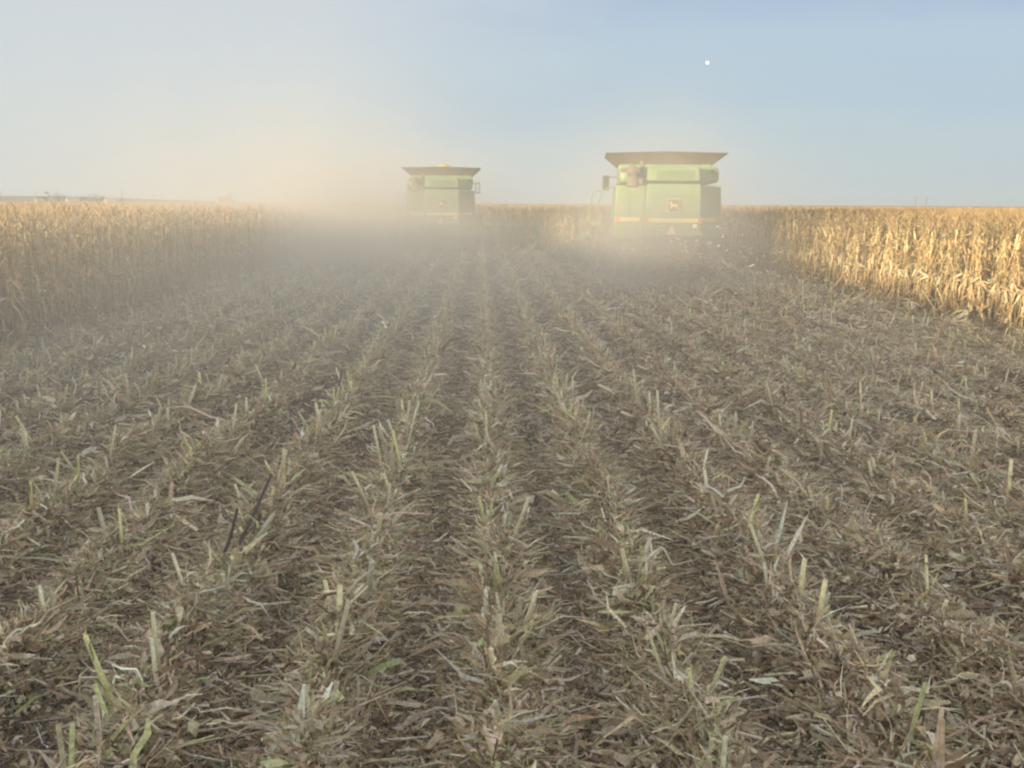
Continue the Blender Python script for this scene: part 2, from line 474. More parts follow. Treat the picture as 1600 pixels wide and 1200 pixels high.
for pr in reversed(protos):
    j = gn.new('GeometryNodeJoinGeometry')
    for o in pr:
        oi = gn.new('GeometryNodeObjectInfo'); oi.transform_space = 'ORIGINAL'
        oi.inputs['Object'].default_value = o
        gl.new(oi.outputs['Geometry'], j.inputs[0])
    g2i = gn.new('GeometryNodeGeometryToInstance')
    gl.new(j.outputs[0], g2i.inputs[0]); gl.new(g2i.outputs[0], jall.inputs[0])
def named(nm, typ):
    q = gn.new('GeometryNodeInputNamedAttribute'); q.data_type = typ; q.inputs['Name'].default_value = nm
    return next(s for s in q.outputs if s.enabled and s.name == 'Attribute')
gl.new(gi.outputs[0], iop.inputs['Points'])
gl.new(jall.outputs[0], iop.inputs['Instance'])
gl.new(named('idx', 'INT'), iop.inputs['Instance Index'])
e2r = gn.new('FunctionNodeEulerToRotation')
gl.new(named('rot', 'FLOAT_VECTOR'), e2r.inputs[0]); gl.new(e2r.outputs[0], iop.inputs['Rotation'])
gl.new(named('siz', 'FLOAT'), iop.inputs['Scale'])
gl.new(iop.outputs[0], go.inputs[0])
corn.modifiers.new("scatter", 'NODES').node_group = ng
print("corn plants", N)

# the crop farther off: a rough canopy of tops
m, n, l, p = new_mat("far_canopy")
tc = n.new('ShaderNodeTexCoord')
no = n.new('ShaderNodeTexNoise'); no.inputs['Scale'].default_value = 0.9; no.inputs['Detail'].default_value = 8; no.inputs['Roughness'].default_value = 0.75
l.new(tc.outputs['Object'], no.inputs['Vector'])
rp = n.new('ShaderNodeValToRGB')
rp.color_ramp.elements[0].position = 0.3; rp.color_ramp.elements[0].color = (0.24, 0.16, 0.08, 1)
rp.color_ramp.elements[1].position = 0.7; rp.color_ramp.elements[1].color = (0.52, 0.38, 0.20, 1)
l.new(no.outputs['Fac'], rp.inputs['Fac']); l.new(rp.outputs['Color'], p.inputs['Base Color'])
p.inputs['Roughness'].default_value = 0.9; p.inputs['Specular IOR Level'].default_value = 0.1
ys = 146 * np.geomspace(1, 18, 190)
us = np.linspace(-0.62, 0.68, 420)
U, Y = np.meshgrid(us, ys, indexing='ij')
Y = Y * (1 + rng.normal(0, 0.003, Y.shape)); X = U * Y + rng.normal(0, 0.1, Y.shape)
Z = 1.72 + rng.uniform(-0.22, 0.2, Y.shape) + 0.05 * vnoise(X * 0.1, Y * 0.1)
Z[:, 0] = 0.0
g = Geo(); nx, ny = X.shape
i = (np.arange(nx - 1)[:, None] * ny + np.arange(ny - 1)[None, :])
g.add(np.stack([X, Y, Z], -1), np.stack([i, i + ny, i + ny + 1, i + 1], -1), np.full((nx * ny, 3), 0.4))
tag(g.obj("distant_corn", m), "flat far field of ripe corn reaching the horizon", "corn field", kind='stuff')

# ------------------------------------------------------------------ stubble
STUB = [(0.64, 0.60, 0.30), (0.70, 0.61, 0.38), (0.64, 0.61, 0.30), (0.74, 0.65, 0.44), (0.56, 0.43, 0.26)]
LIT = [(0.57, 0.45, 0.285), (0.44, 0.325, 0.19), (0.69, 0.57, 0.39), (0.24, 0.165, 0.10), (0.55, 0.475, 0.36), (0.80, 0.71, 0.55)]
LITP = [0.28, 0.24, 0.16, 0.14, 0.13, 0.05]
def stub_parts(seed):
    r = np.random.default_rng(seed)
    h = r.uniform(0.12, 0.33) if r.random() < 0.85 else r.uniform(0.33, 0.45)
    rad = r.uniform(0.011, 0.0165)
    ln = r.normal(0, 0.22, 2)
    p0 = np.array([[0, 0, -0.06]]); p1 = np.array([[ln[0] * h, ln[1] * h, h]])
    pm = p0 * 0.5 + p1 * 0.5 + np.array([[r.normal(0, 0.008), r.normal(0, 0.008), 0]])
    c = jitter(STUB, 1, r=r); c2 = np.clip(c * np.array([[1.15, 1.1, 1.15]]), 0, 0.8)
    st = Geo()
    st.rods(p0, pm, rad * 1.1, rad, c, n=7, cap=False)
    st.rods(pm, p1, rad * 1.02, rad * r.uniform(0.7, 1.0), c, n=7, col2=c2)
    # torn fibres at the cut
    nf = r.integers(1, 3)
    d = unit(np.stack([r.normal(0, 0.5, nf), r.normal(0, 0.5, nf), np.ones(nf)], 1))
    st.strips(np.repeat(p1, nf, 0), d, side_of(d, r), r.normal(0, 0.4, (nf, 3)), r.uniform(0.015, 0.05, nf), r.uniform(0.005, 0.012, nf), np.repeat(c2, nf, 0), K=2, taper=(1, 0.8, 0.2))
    sh = Geo()
    nl = r.integers(9, 14)
    ph = r.uniform(0, 6.28, nl)
    o_ = np.stack([np.cos(ph), np.sin(ph), np.zeros(nl)], 1)
    el = r.uniform(0.25, 1.5, nl)
    d = np.stack([np.cos(ph) * np.cos(el), np.sin(ph) * np.cos(el), np.sin(el)], 1)
    z = r.uniform(0.0, 0.75, nl) * h
    b = p1 * (z / h)[:, None] + o_ * rad + np.stack([r.normal(0, 0.02, nl), r.normal(0, 0.05, nl), np.zeros(nl)], 1)
    bend = o_ * r.uniform(0.0, 0.8, nl)[:, None] + np.stack([r.normal(0, 0.3, nl), r.normal(0, 0.3, nl), -r.uniform(0.1, 1.5, nl)], 1)
    col = jitter(LIT[:4] + LIT[4:] + [(0.58, 0.54, 0.25), (0.56, 0.55, 0.27)], nl, sd=0.2, r=r)
    sh.strips(b, d, side_of(d, r, 0.5), bend, r.uniform(0.05, 0.19, nl), r.uniform(0.006, 0.026, nl), col, K=4, twist=r.normal(0, 1.8, nl), taper=(0.8, 1, 0.9, 0.6, 0.1), crumple=0.07, r=r)
    return st.mesh("stub", M_stub), sh.mesh("leaf_sheath", M_leaf)
NS = 16
STUBS = [stub_parts(500 + i) for i in range(NS)]
sp_ = []
for k in range(-8, 12):
    y1 = FRONT_L - 6 if k <= 3 else FRONT_R - 5
    y = np.arange(0.8, y1, 0.19); y = y + rng.normal(0, 0.045, len(y)); y = y[rng.random(len(y)) > (0.08 if k <= 2 else 0.55)]
    sp_.append(np.stack([ROW0 + ROW * k + rng.normal(0, 0.04, len(y)), y, np.full(len(y), float(k))], 1))
sp_ = np.concatenate(sp_)
x, y, k = sp_.T
vis = (x > -0.475 * y - 0.15) & (x < 0.54 * y + 0.15) & (y > 4.0)
rank = np.hypot(x, y) + np.where(vis, 0, 1000)
order = np.argsort(rank)
own, rest = sp_[order[:300]], sp_[order[300:]]
ORD = ["", "first", "second", "third", "fourth", "fifth", "sixth", "seventh", "eighth", "ninth", "tenth", "eleventh", "twelfth"]
def stub_label(k):
    k = int(k)
    if k == 0: return "cut corn stub in the stubble row running straight down the middle"
    return f"cut corn stub in the {ORD[abs(k)]} stubble row {'left' if k < 0 else 'right'} of the middle one"
for i, (px_, py_, kk) in enumerate(own):
    st, sh = STUBS[rng.integers(NS)]
    o = bpy.data.objects.new("corn_stub", st); COL.objects.link(o)
    c = bpy.data.objects.new("leaf_sheath", sh); COL.objects.link(c); c.parent = o
    o.location = (px_, py_, float(ground_z(px_, py_)))
    o.rotation_euler = (random.gauss(0, 0.12), random.gauss(0, 0.12), random.uniform(0, 6.28))
    s_ = random.uniform(0.8, 1.15); o.scale = (s_, s_, s_)
    kk = int(kk)
    tag(o, stub_label(kk), "corn stub", "cut corn stubs, middle row" if kk == 0 else f"cut corn stubs, {ORD[abs(kk)]} row to the {'left' if kk < 0 else 'right'}")
g = Geo()
x, y, k = rest.T; N = len(rest)
h = rng.uniform(0.13, 0.34, N)
z0 = ground_z(x, y)
p0 = np.stack([x, y, z0 - 0.05], 1); p1 = p0 + np.stack([rng.normal(0, 0.2, N) * h, rng.normal(0, 0.2, N) * h, h + 0.05], 1)
c = jitter(STUB, N)
g.rods(p0, p1, 0.0125, 0.010, c, n=5, col2=np.clip(c * 1.12, 0, 0.8))
for rep in range(7):
    ph = rng.uniform(0, 6.28, N); el = rng.uniform(0.4, 1.45, N)
    o_ = np.stack([np.cos(ph), np.sin(ph), np.zeros(N)], 1)
    d = np.stack([np.cos(ph) * np.cos(el), np.sin(ph) * np.cos(el), np.sin(el)], 1)
    b = p0 + (p1 - p0) * rng.uniform(0.1, 0.6, (N, 1))
    bend = o_ * rng.uniform(0, 0.6, (N, 1)) + np.array([[0, 0, -1.]]) * rng.uniform(0.1, 1.2, (N, 1))
    g.strips(b, d, side_of(d, tilt=0.5), bend, rng.uniform(0.07, 0.22, N), rng.uniform(0.010, 0.034, N), jitter(LIT[:3] + LIT[4:] + [(0.58, 0.54, 0.25)], N), K=3, twist=rng.normal(0, 1.2, N), taper=(0.8, 1, 0.7, 0.1))
tag(g.obj("corn_stubble", M_leaf), "rows of short cut corn stalks running off toward the machines", "stubble", kind='stuff')

# ------------------------------------------------------------------ loose residue on the ground
def residue(N, y0, y1, scale, g, stalks=0.02):
    # positions inside the view wedge (plus a margin for a step to the side)
    u = rng.random(N * 4)
    y = np.sqrt(y0 ** 2 + u * (y1 ** 2 - y0 ** 2)) if y0 > 0 else y1 * np.sqrt(u)
    x = rng.uniform(-0.52, 0.60, N * 4) * y + rng.uniform(-2.3, 2.3, N * 4)
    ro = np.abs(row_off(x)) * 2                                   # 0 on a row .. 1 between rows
    patch = np.clip(vnoise(x * 0.9 + 3, y * 0.6) * 0.5 + 0.5 + 0.25 * vnoise(x * 2.9, y * 2.3), 0, 1)
    left = x < 1.3
    left = x < 1.9
    dens = np.where(left, 0.36 + 1.1 * (1 - ro) ** 1.9, 0.36 + 0.55 * (1 - ro) + 0.2 * patch)
    dens = dens * np.where(left, 0.75 + 0.4 * patch, 0.6 + 0.7 * patch)
    ymax = np.where(x > 2.9, FRONT_R - 1, FRONT_L - 1)
    ok = (rng.random(N * 4) < dens) & (x > -7.4) & (x < 9.9) & (y < ymax)
    x, y, ro, patch, left = [q[ok][:N] for q in (x, y, ro, patch, left)]
    n_ = len(x)
    clump = np.clip(0.55 + 0.9 * vnoise(x * 5 + 7, y * 3.1), 0.1, 1.4)       # heaps and hollows along a row
    pile = np.where(left, 0.012 + 0.26 * (1 - ro) ** 2.1 * clump, 0.02 + (0.13 * (1 - ro) + 0.12 * patch) * clump)
    z = ground_z(x, y) + 0.004 + pile * rng.random(n_) ** 1.1
    b = np.stack([x, y, z], 1)
    up = np.where(left, 0.10 + 1.2 * (1 - ro) ** 1.8, 0.25 + 0.65 * (1 - ro) + 0.2 * patch)
    zc = np.clip(rng.uniform(-0.35, 1, n_) * up, -0.6, 0.97)
    th = rng.uniform(0, 2 * np.pi, n_); hh = np.sqrt(1 - zc ** 2)
    d = np.stack([np.cos(th) * hh, np.sin(th) * hh, zc], 1)
    L = np.clip(rng.lognormal(np.log(0.058), 0.6, n_), 0.015, 0.24) * scale * (0.8 + 0.4 * (1 - ro))
    W = np.clip(rng.lognormal(np.log(0.0130), 0.6, n_), 0.003, 0.06) * scale
    bend = rand_dir(n_, -1.0, 0.6) * rng.uniform(0.2, 1.5, (n_, 1))
    col = jitter(LIT, n_, LITP, sd=0.22)
    col = col * (1.16 - 0.52 * np.clip(ro - 0.25, 0, 1) * np.where(left, 1.0, 0.6))[:, None]      # scraps are darker between the rows, paler on them
    pale = rng.random(n_) < np.clip(patch - 0.45, 0, 1) * 0.9
    col[pale] = jitter([(0.66, 0.55, 0.38), (0.60, 0.48, 0.31)], int(pale.sum()), sd=0.15)
    grn = rng.random(n_) < np.where(x < 1.2, 0.20, 0.05) * (1 - ro) * (zc > 0.2)
    col[grn] = jitter([(0.54, 0.54, 0.26), (0.60, 0.56, 0.30)], int(grn.sum()))
    kind = rng.random(n_)
    sc_, cu = kind < 0.40, kind > 0.90                            # torn scraps / whole curled husk leaves / the rest: shreds
    L[sc_] *= 0.62; W[sc_] *= 1.55
    L[cu] = np.clip(L[cu] * 1.5, 0.06, 0.32 * scale); W[cu] = np.clip(W[cu] * 2.1, 0.014, 0.06 * scale)
    tw = rng.normal(0, 1.3, n_); tw[cu] *= 1.8
    sd = side_of(d, tilt=0.8)
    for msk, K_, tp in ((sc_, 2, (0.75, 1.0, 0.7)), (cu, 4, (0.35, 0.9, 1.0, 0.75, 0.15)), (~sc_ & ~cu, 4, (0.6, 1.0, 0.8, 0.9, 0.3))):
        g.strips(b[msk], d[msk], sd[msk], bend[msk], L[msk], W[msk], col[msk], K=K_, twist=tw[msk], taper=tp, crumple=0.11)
    ns = int(n_ * stalks)
    j = rng.choice(n_, ns, replace=False)
    bb = b[j]; dd = d[j] * np.array([[1, 1, 0.4]]); Ls = rng.uniform(0.05, 0.24, (ns, 1))
    g.rods(bb + np.array([[0, 0, 0.01]]), bb + dd * Ls + np.array([[0, 0, 0.012]]), rng.uniform(0.004, 0.010, ns), rng.uniform(0.003, 0.009, ns), jitter(STUB[1::2] + LIT, ns), n=5)
g = Geo()
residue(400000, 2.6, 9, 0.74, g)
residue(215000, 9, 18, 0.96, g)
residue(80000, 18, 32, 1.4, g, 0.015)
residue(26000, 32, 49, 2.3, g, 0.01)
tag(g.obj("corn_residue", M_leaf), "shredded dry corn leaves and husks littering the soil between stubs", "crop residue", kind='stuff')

# ------------------------------------------------------------------ machines
class MB:
    def __init__(s): s.bm = bmesh.new()
    def hexa(s, p):
        """p: 8 points, bottom ring (4) then top ring (4), both counter-clockwise from above"""
        v = [s.bm.verts.new(q) for q in p]
        for f in ((3, 2, 1, 0), (4, 5, 6, 7), (0, 1, 5, 4), (1, 2, 6, 5), (2, 3, 7, 6), (3, 0, 4, 7)):
            s.bm.faces.new([v[k] for k in f])
        return s
    def box(s, x0, x1, y0, y1, z0, z1):
        return s.hexa([(x0, y0, z0), (x1, y0, z0), (x1, y1, z0), (x0, y1, z0), (x0, y0, z1), (x1, y0, z1), (x1, y1, z1), (x0, y1, z1)])
    def taper(s, x0, x1, y0, y1, z0, X0, X1, Y0, Y1, z1):
        return s.hexa([(x0, y0, z0), (x1, y0, z0), (x1, y1, z0), (x0, y1, z0), (X0, Y0, z1), (X1, Y0, z1), (X1, Y1, z1), (X0, Y1, z1)])
    def tube(s, pts, r, n=10, caps=True):
        pts = [Vector(p) for p in pts]; rings = []
        rs = r if isinstance(r, (list, tuple)) else [r] * len(pts)
        for i, p in enumerate(pts):
            d = (pts[min(i + 1, len(pts) - 1)] - pts[max(i - 1, 0)]).normalized()
            ref = Vector((0, 0, 1)) if abs(d.z) < 0.9 else Vector((1, 0, 0))
            u = d.cross(ref).normalized(); w = d.cross(u)
            rings.append([s.bm.verts.new(p + (u * math.cos(t) + w * math.sin(t)) * rs[i]) for t in (2 * math.pi * k / n for k in range(n))])
        for A, B in zip(rings, rings[1:]):
            for k in range(n): s.bm.faces.new((A[k], A[(k + 1) % n], B[(k + 1) % n], B[k]))
        if caps:
            s.bm.faces.new(rings[0]); s.bm.faces.new(rings[-1])
        return s
    def extrude(s, outline, y0, y1):
        """outline: list of (x, z), a slab between y0 and y1"""
        A = [s.bm.verts.new((x, y0, z)) for x, z in outline]; B = [s.bm.verts.new((x, y1, z)) for x, z in outline]
        s.bm.faces.new(A); s.bm.faces.new(B)
        n = len(A)
        for k in range(n): s.bm.faces.new((A[k], A[(k + 1) % n], B[(k + 1) % n], B[k]))
        return s
    def obj(s, name, mat, parent=None, bevel=0.0, smooth=False, loc=None):
        bmesh.ops.recalc_face_normals(s.bm, faces=s.bm.faces[:])
        me = bpy.data.meshes.new(name); s.bm.to_mesh(me); s.bm.free()
        me.materials.append(mat)
        if smooth:
            for f in me.polygons: f.use_smooth = True
        o = bpy.data.objects.new(name, me); COL.objects.link(o)
        if parent is not None: o.parent = parent
        if loc: o.location = loc
        if bevel:
            b = o.modifiers.new("bevel", 'BEVEL'); b.width = bevel; b.segments = 3; b.limit_method = 'ANGLE'; b.angle_limit = R(40)
        return o

def shield(cx, cz, w, h):
    """rounded shield outline, flat on top, bowed below"""
    pts = []
    for t in np.linspace(0, 1, 9): pts.append((cx + w * (t - 0.5), cz - h * 0.5 + h * 0.16 * (2 * t - 1) ** 2))
    for t in np.linspace(0, 1, 5): pts.append((cx + w * 0.5 * (1 - 0.03 * math.sin(math.pi * t)), cz - h * 0.34 + h * 0.80 * t))
    for t in np.linspace(0, 1, 7): pts.append((cx + w * (0.47 - 0.94 * t), cz + h * 0.5))
    for t in np.linspace(0, 1, 5): pts.append((cx - w * 0.5 * (1 - 0.03 * math.sin(math.pi * t)), cz + h * 0.46 - h * 0.80 * t))
    out = []
    for q in pts:
        if not out or (abs(out[-1][0] - q[0]) + abs(out[-1][1] - q[1])) > 1e-4: out.append(q)
    return out
# a leaping deer, head to the left (unit box)
DEER = [(-0.44, 0.16), (-0.36, 0.30), (-0.33, 0.48), (-0.27, 0.34), (-0.22, 0.50), (-0.20, 0.30), (-0.16, 0.14), (0.02, 0.12), (0.20, 0.16), (0.30, 0.06),
        (0.42, -0.18), (0.47, -0.40), (0.40, -0.36), (0.33, -0.16), (0.20, -0.08), (0.02, -0.12), (-0.12, -0.10), (-0.22, -0.20), (-0.40, -0.30), (-0.44, -0.24), (-0.28, -0.10), (-0.26, 0.08), (-0.34, 0.12)]

def wheel(parent, x, y, r, w, name="wheel"):
    wroot = empty(name); wroot.parent = parent; wroot.location = (x, y, r)
    n = 40
    t = MB()
    prof = [(-w / 2, r * 0.62), (-w / 2, r * 0.9), (-w * 0.36, r * 0.985), (w * 0.36, r * 0.985), (w / 2, r * 0.9), (w / 2, r * 0.62)]
    rings = []
    for k in range(n):
        an = 2 * math.pi * k / n
        rings.append([t.bm.verts.new((px, rr * math.cos(an), rr * math.sin(an))) for px, rr in prof])
    for k in range(n):
        A, B = rings[k], rings[(k + 1) % n]
        for q in range(len(prof)): t.bm.faces.new((A[q], A[(q + 1) % len(prof)], B[(q + 1) % len(prof)], B[q]))
    for k in range(22):                                             # lugs
        for sd in (-1, 1):
            an = 2 * math.pi * (k + (0.5 if sd > 0 else 0)) / 22
            def P(px, da, rr): return (px, rr * math.cos(an + da), rr * math.sin(an + da))
            xs_ = (0.02 * sd, sd * w * 0.49)
            t.hexa([P(xs_[0], 0.0, r * 0.95), P(xs_[1], 0.10, r * 0.93), P(xs_[1], 0.16, r * 0.93), P(xs_[0], 0.06, r * 0.95),
                    P(xs_[0], 0.0, r * 1.0), P(xs_[1], 0.10, r * 0.98), P(xs_[1], 0.16, r * 0.98), P(xs_[0], 0.06, r * 1.0)])
    t.obj("tyre", M_tyre, wroot)
    t = MB(); t.tube([(-w * 0.42, 0, 0), (-w * 0.38, 0, 0), (w * 0.38, 0, 0), (w * 0.42, 0, 0)], [r * 0.60, r * 0.63, r * 0.63, r * 0.60], 28)
    t.tube([(-w * 0.47, 0, 0), (w * 0.47, 0, 0)], r * 0.2, 16)
    t.obj("rim", M_yellow, wroot)
    return wroot

def make_combine(name, label, loc, rz, rows, grain, header_dx=0.0, pale_sign=True, scl=(0.965, 1.0, 0.975)):
    root = empty(name, loc, rz); root.scale = scl; tag(root, label, "combine harvester")
    P = root
    # lower body: side shields that widen downward
    MB().taper(-1.66, 1.66, 1.05, 6.2, 1.35, -1.58, 1.56, 0.95, 6.2, 2.93).obj("body", M_green, P, 0.05)
    MB().box(-1.15, 1.2, 0.5, 6.0, 0.85, 1.34).obj("undercarriage", M_black, P, 0.03)
    # upper deck with the engine
    MB().box(-1.50, 1.50, 0.95, 2.6, 2.99, 3.47).obj("engine_deck", M_green, P, 0.14)
    hd = MB(); hd.taper(-0.72, 0.82, -0.28, 0.93, 3.02, -0.70, 0.80, -0.12, 0.93, 3.44); hd = hd.obj("engine_hood", M_green, P, 0.07)
    g = MB()
    for q in range(5): g.box(-0.45, 0.60, -0.315, -0.25, 3.08 + q * 0.055, 3.10 + q * 0.055)
    g.obj("grille", M_green_dull, hd)
    # rear hood that hangs over the straw chopper
    rh = MB().taper(-0.78, 0.88, -0.42, 0.98, 1.45, -0.72, 0.84, -0.30, 0.98, 2.95).obj("rear_hood", M_green, P, 0.06)
    b = MB(); b.box(-0.60, 0.66, -0.425, -0.33, 1.965, 1.985); b.box(-0.60, 0.66, -0.375, -0.30, 2.60, 2.612)
    b.obj("panel_seam", M_green_dull, rh)
    MB().taper(-0.74, 0.84, -0.30, 0.90, 0.88, -0.80, 0.90, -0.50, 0.90, 1.44).obj("straw_chopper", M_black, P, 0.03)
    b = MB()
    for xx in (-1.18, 1.22): b.box(xx, xx + 0.018, 0.955, 1.06, 2.0, 2.86)
    b.box(-1.5, -0.8, 0.965, 1.05, 2.42, 2.435).box(0.95, 1.5, 0.965, 1.05, 2.42, 2.435)
    b.obj("panel_seam", M_green_dull, P)
    for xx in (-1.36, 1.36): MB().box(xx - 0.10, xx + 0.10, 0.90, 0.97, 3.30, 3.41).obj("work_lamp", M_black, P, 0.02)
    # stripe and lamps across the back
    MB().box(-0.66, 0.76, -0.455, -0.405, 1.85, 1.97).obj("stripe", M_yellow, P, 0.008)
    MB().box(-1.44, -0.84, 1.0, 1.07, 1.85, 1.97).obj("stripe", M_yellow, P, 0.008)
    MB().box(0.92, 1.44, 1.0, 1.07, 1.85, 1.97).obj("stripe", M_yellow, P, 0.008)
    MB().box(0.765, 0.885, -0.47, -0.40, 1.82, 1.98).obj("reflector", M_red, P, 0.01)
    MB().box(-0.80, -0.665, -0.47, -0.40, 1.82, 1.98).obj("reflector", M_red, P, 0.01)
    MB().box(-1.60, -1.445, 0.99, 1.07, 1.83, 1.98).obj("reflector", M_orange, P, 0.01)
    MB().box(1.445, 1.58, 0.99, 1.07, 1.83, 1.98).obj("reflector", M_red, P, 0.01)
    # slow-vehicle triangle and sticker
    tri = MB(); tri.extrude([(-0.15, 1.50), (0.18, 1.50), (0.03, 1.79), (0.0, 1.79)], -0.475, -0.46)
    tri = tri.obj("warning_triangle", M_red if pale_sign else M_orange, P)
    if pale_sign:
        MB().extrude([(-0.115, 1.52), (0.145, 1.52), (0.02, 1.75), (0.01, 1.75)], -0.485, -0.477).obj("triangle_face", M_pale, tri)
    else:
        MB().extrude([(-0.09, 1.53), (0.12, 1.53), (0.02, 1.70), (0.01, 1.70)], -0.485, -0.477).obj("triangle_face", M_orange, tri)
    MB().box(0.62, 0.74, -0.47, -0.44, 1.70, 1.81).obj("sticker", M_white, P)
    # emblem on the hood: dark shield, pale rim, yellow leaping deer
    ex, ez = 0.06, 2.32
    em = MB().extrude(shield(ex, ez, 0.38, 0.40), -0.44, -0.36).obj("emblem", M_yellow, P)
    MB().extrude(shield(ex, ez, 0.35, 0.37), -0.452, -0.435).obj("shield", M_black, em)
    MB().extrude([(ex + u * 0.30, ez + 0.01 + v * 0.27) for u, v in DEER], -0.463, -0.45).obj("deer", M_yellow, em)
    # grain tank with its flared extensions
    tk = MB(); tk.box(-1.48, 1.46, 2.62, 5.4, 2.99, 3.60); tk = tk.obj("grain_tank", M_green, P, 0.04)
    zb, zt = 3.60, 3.93
    lo = [(-1.52, 2.6), (1.50, 2.6), (1.50, 5.4), (-1.52, 5.4)]; hi = [(-1.90, 2.1), (1.90, 2.1), (1.90, 5.8), (-1.90, 5.8)]
    for q in range(4):
        A, B = Vector((*lo[q], zb)), Vector((*lo[(q + 1) % 4], zb)); C, D = Vector((*hi[(q + 1) % 4], zt)), Vector((*hi[q], zt))
        inw = (Vector((0, 4.0, zb)) - (A + B) / 2); inw.z = 0; inw.normalize(); inw *= 0.03
        M1, M2 = (A + B) / 2, (C + D) / 2 + Vector((0, 0, 0.045))
        s_ = MB()
        s_.hexa([A, M1, M1 + inw, A + inw, D, M2, M2 + inw, D + inw])
        s_.hexa([M1, B, B + inw, M1 + inw, M2, C, C + inw, M2 + inw])
        bmesh.ops.remove_doubles(s_.bm, verts=s_.bm.verts[:], dist=1e-4)
        s_.obj("tank_extension", M_tank, P)
    if grain:
        gp = MB(); rings = []
        for rr, zz in ((1.35, 3.55), (0.95, 3.74), (0.55, 3.94), (0.22, 4.10), (0.05, 4.15)):
            rings.append([gp.bm.verts.new((rr * math.cos(t) + 0.1, 3.9 + rr * math.sin(t) * 0.95, zz + 0.02 * math.sin(3 * t))) for t in (2 * math.pi * k / 24 for k in range(24))])
        for A, B in zip(rings, rings[1:]):
            for k in range(24): gp.bm.faces.new((A[k], A[(k + 1) % 24], B[(k + 1) % 24], B[k]))
        gp.bm.faces.new(rings[-1])
        gp = gp.obj("grain_heap", M_grain, None, smooth=True)
        gp.location = loc; gp.rotation_euler = (0, 0, rz); gp.scale = scl
        tag(gp, "golden heap of harvested corn peaking above the farther harvester's tank", "grain")
    # unloading auger folded back along the left side
    au = MB().tube([(-1.15, 5.2, 3.05), (-1.16, 4.6, 3.25), (-1.14, 1.6, 3.30), (-1.12, 0.1, 3.30)], [0.16, 0.16, 0.16, 0.16], 16).obj("unloading_auger", M_green, P, smooth=False)
    sp = MB(); sp.tube([(-1.12, 0.12, 3.32), (-1.12, -0.12, 3.28), (-1.13, -0.22, 3.12), (-1.14, -0.24, 2.86)], [0.165, 0.175, 0.165, 0.185], 16)
    sp.obj("spout", M_boot, au)
    MB().tube([(-0.82, 0.7, 2.95), (-0.82, 0.7, 3.62)], 0.075, 12).obj("exhaust_pipe", M_boot, P)
    # cab
    cb = MB().taper(-0.95, 0.95, 6.25, 8.0, 1.75, -0.98, 0.98, 6.25, 8.1, 3.35).obj("cab", M_glass, P, 0.05)
    MB().taper(-1.06, 1.06, 6.15, 8.35, 3.36, -1.0, 1.0, 6.3, 8.2, 3.58).obj("cab_roof", M_green, cb, 0.05)
    b = MB()
    for sx in (-1, 1):
        b.box(sx * 0.93 - 0.05, sx * 0.93 + 0.05, 6.2, 6.3, 1.75, 3.35); b.box(sx * 0.95 - 0.04, sx * 0.95 + 0.04, 8.0, 8.1, 1.75, 3.35)
    b.obj("cab_pillars", M_green_dull, cb)
    # platform, ladder and hand rails on the left
    pf = MB(); pf.box(-2.35, -1.1, 6.3, 7.4, 1.62, 1.74); pf.box(-2.35, -1.7, 5.9, 6.3, 1.62, 1.78); pf.obj("platform", M_green_dull, P, 0.01)
    ld = MB()
    for q in range(5): ld.box(-2.75 + q * 0.07, -2.33 + q * 0.04, 6.45, 6.9, 0.55 + q * 0.22, 0.58 + q * 0.22)
    ld.obj("ladder", M_green_dull, P)
    h = MB(); h.tube([(-2.72, 6.35, 0.75), (-2.40, 6.35, 2.2), (-2.28, 6.35, 2.72), (-2.18, 6.35, 2.82), (-2.05, 6.35, 2.82), (-1.98, 6.35, 2.74)], 0.022, 8); h.obj("hand_rail", M_green_dull, P)
    h = MB(); h.tube([(-2.30, 6.2, 1.75), (-2.02, 6.2, 2.55), (-1.90, 6.2, 2.84), (-1.78, 6.2, 2.92), (-1.60, 6.2, 2.94), (-1.50, 6.2, 2.96), (-1.50, 6.2, 2.0)], 0.022, 8); h.obj("hand_rail", M_green_dull, P)
    # mirrors
    for sx in (-1, 1):
        mr = MB().box(sx * 1.82 - 0.13, sx * 1.82 + 0.13, 7.7, 7.8, 2.85, 3.40).obj("mirror", M_black, P, 0.03)
        MB().box(sx * 1.82 - 0.095, sx * 1.82 + 0.095, 7.69, 7.698, 2.89, 3.36).obj("mirror_glass", M_mirror if (grain and sx > 0) else M_glass, mr)
        b = MB().tube([(sx * 1.0, 7.75, 3.3), (sx * 1.75, 7.75, 3.35)], 0.02, 8).obj("mirror_arm", M_black, mr)
    # marker lamps on arms
    lp = MB().tube([(1.60, 1.3, 1.72), (1.84, 1.3, 1.73), (1.93, 1.3, 1.82)], 0.018, 8).obj("lamp_arm", M_black, P)
    MB().tube([(1.96, 1.24, 1.90), (1.96, 1.30, 1.90), (1.96, 1.37, 1.90)], [0.085, 0.10, 0.07], 16).obj("lamp", M_orange if grain else M_black, lp)
    if grain:
        lp = MB().tube([(1.6, 6.4, 1.72), (2.5, 6.4, 2.1)], 0.02, 8).obj("lamp_arm", M_black, P)
        MB().taper(2.40, 2.52, 6.35, 6.45, 2.06, 2.32, 2.62, 6.33, 6.47, 2.20).obj("lamp", M_orange, lp, 0.01)
    # wheels
    for sx in (-1, 1):
        wheel(P, sx * 1.60, 5.6, 0.93, 0.78)
        wheel(P, sx * 1.30, 1.6, 0.66, 0.5)
    MB().box(-1.3, 1.3, 5.35, 5.85, 0.75, 1.1).obj("axle", M_black, P); MB().box(-1.1, 1.1, 1.5, 1.7, 0.55, 0.75).obj("axle", M_black, P)
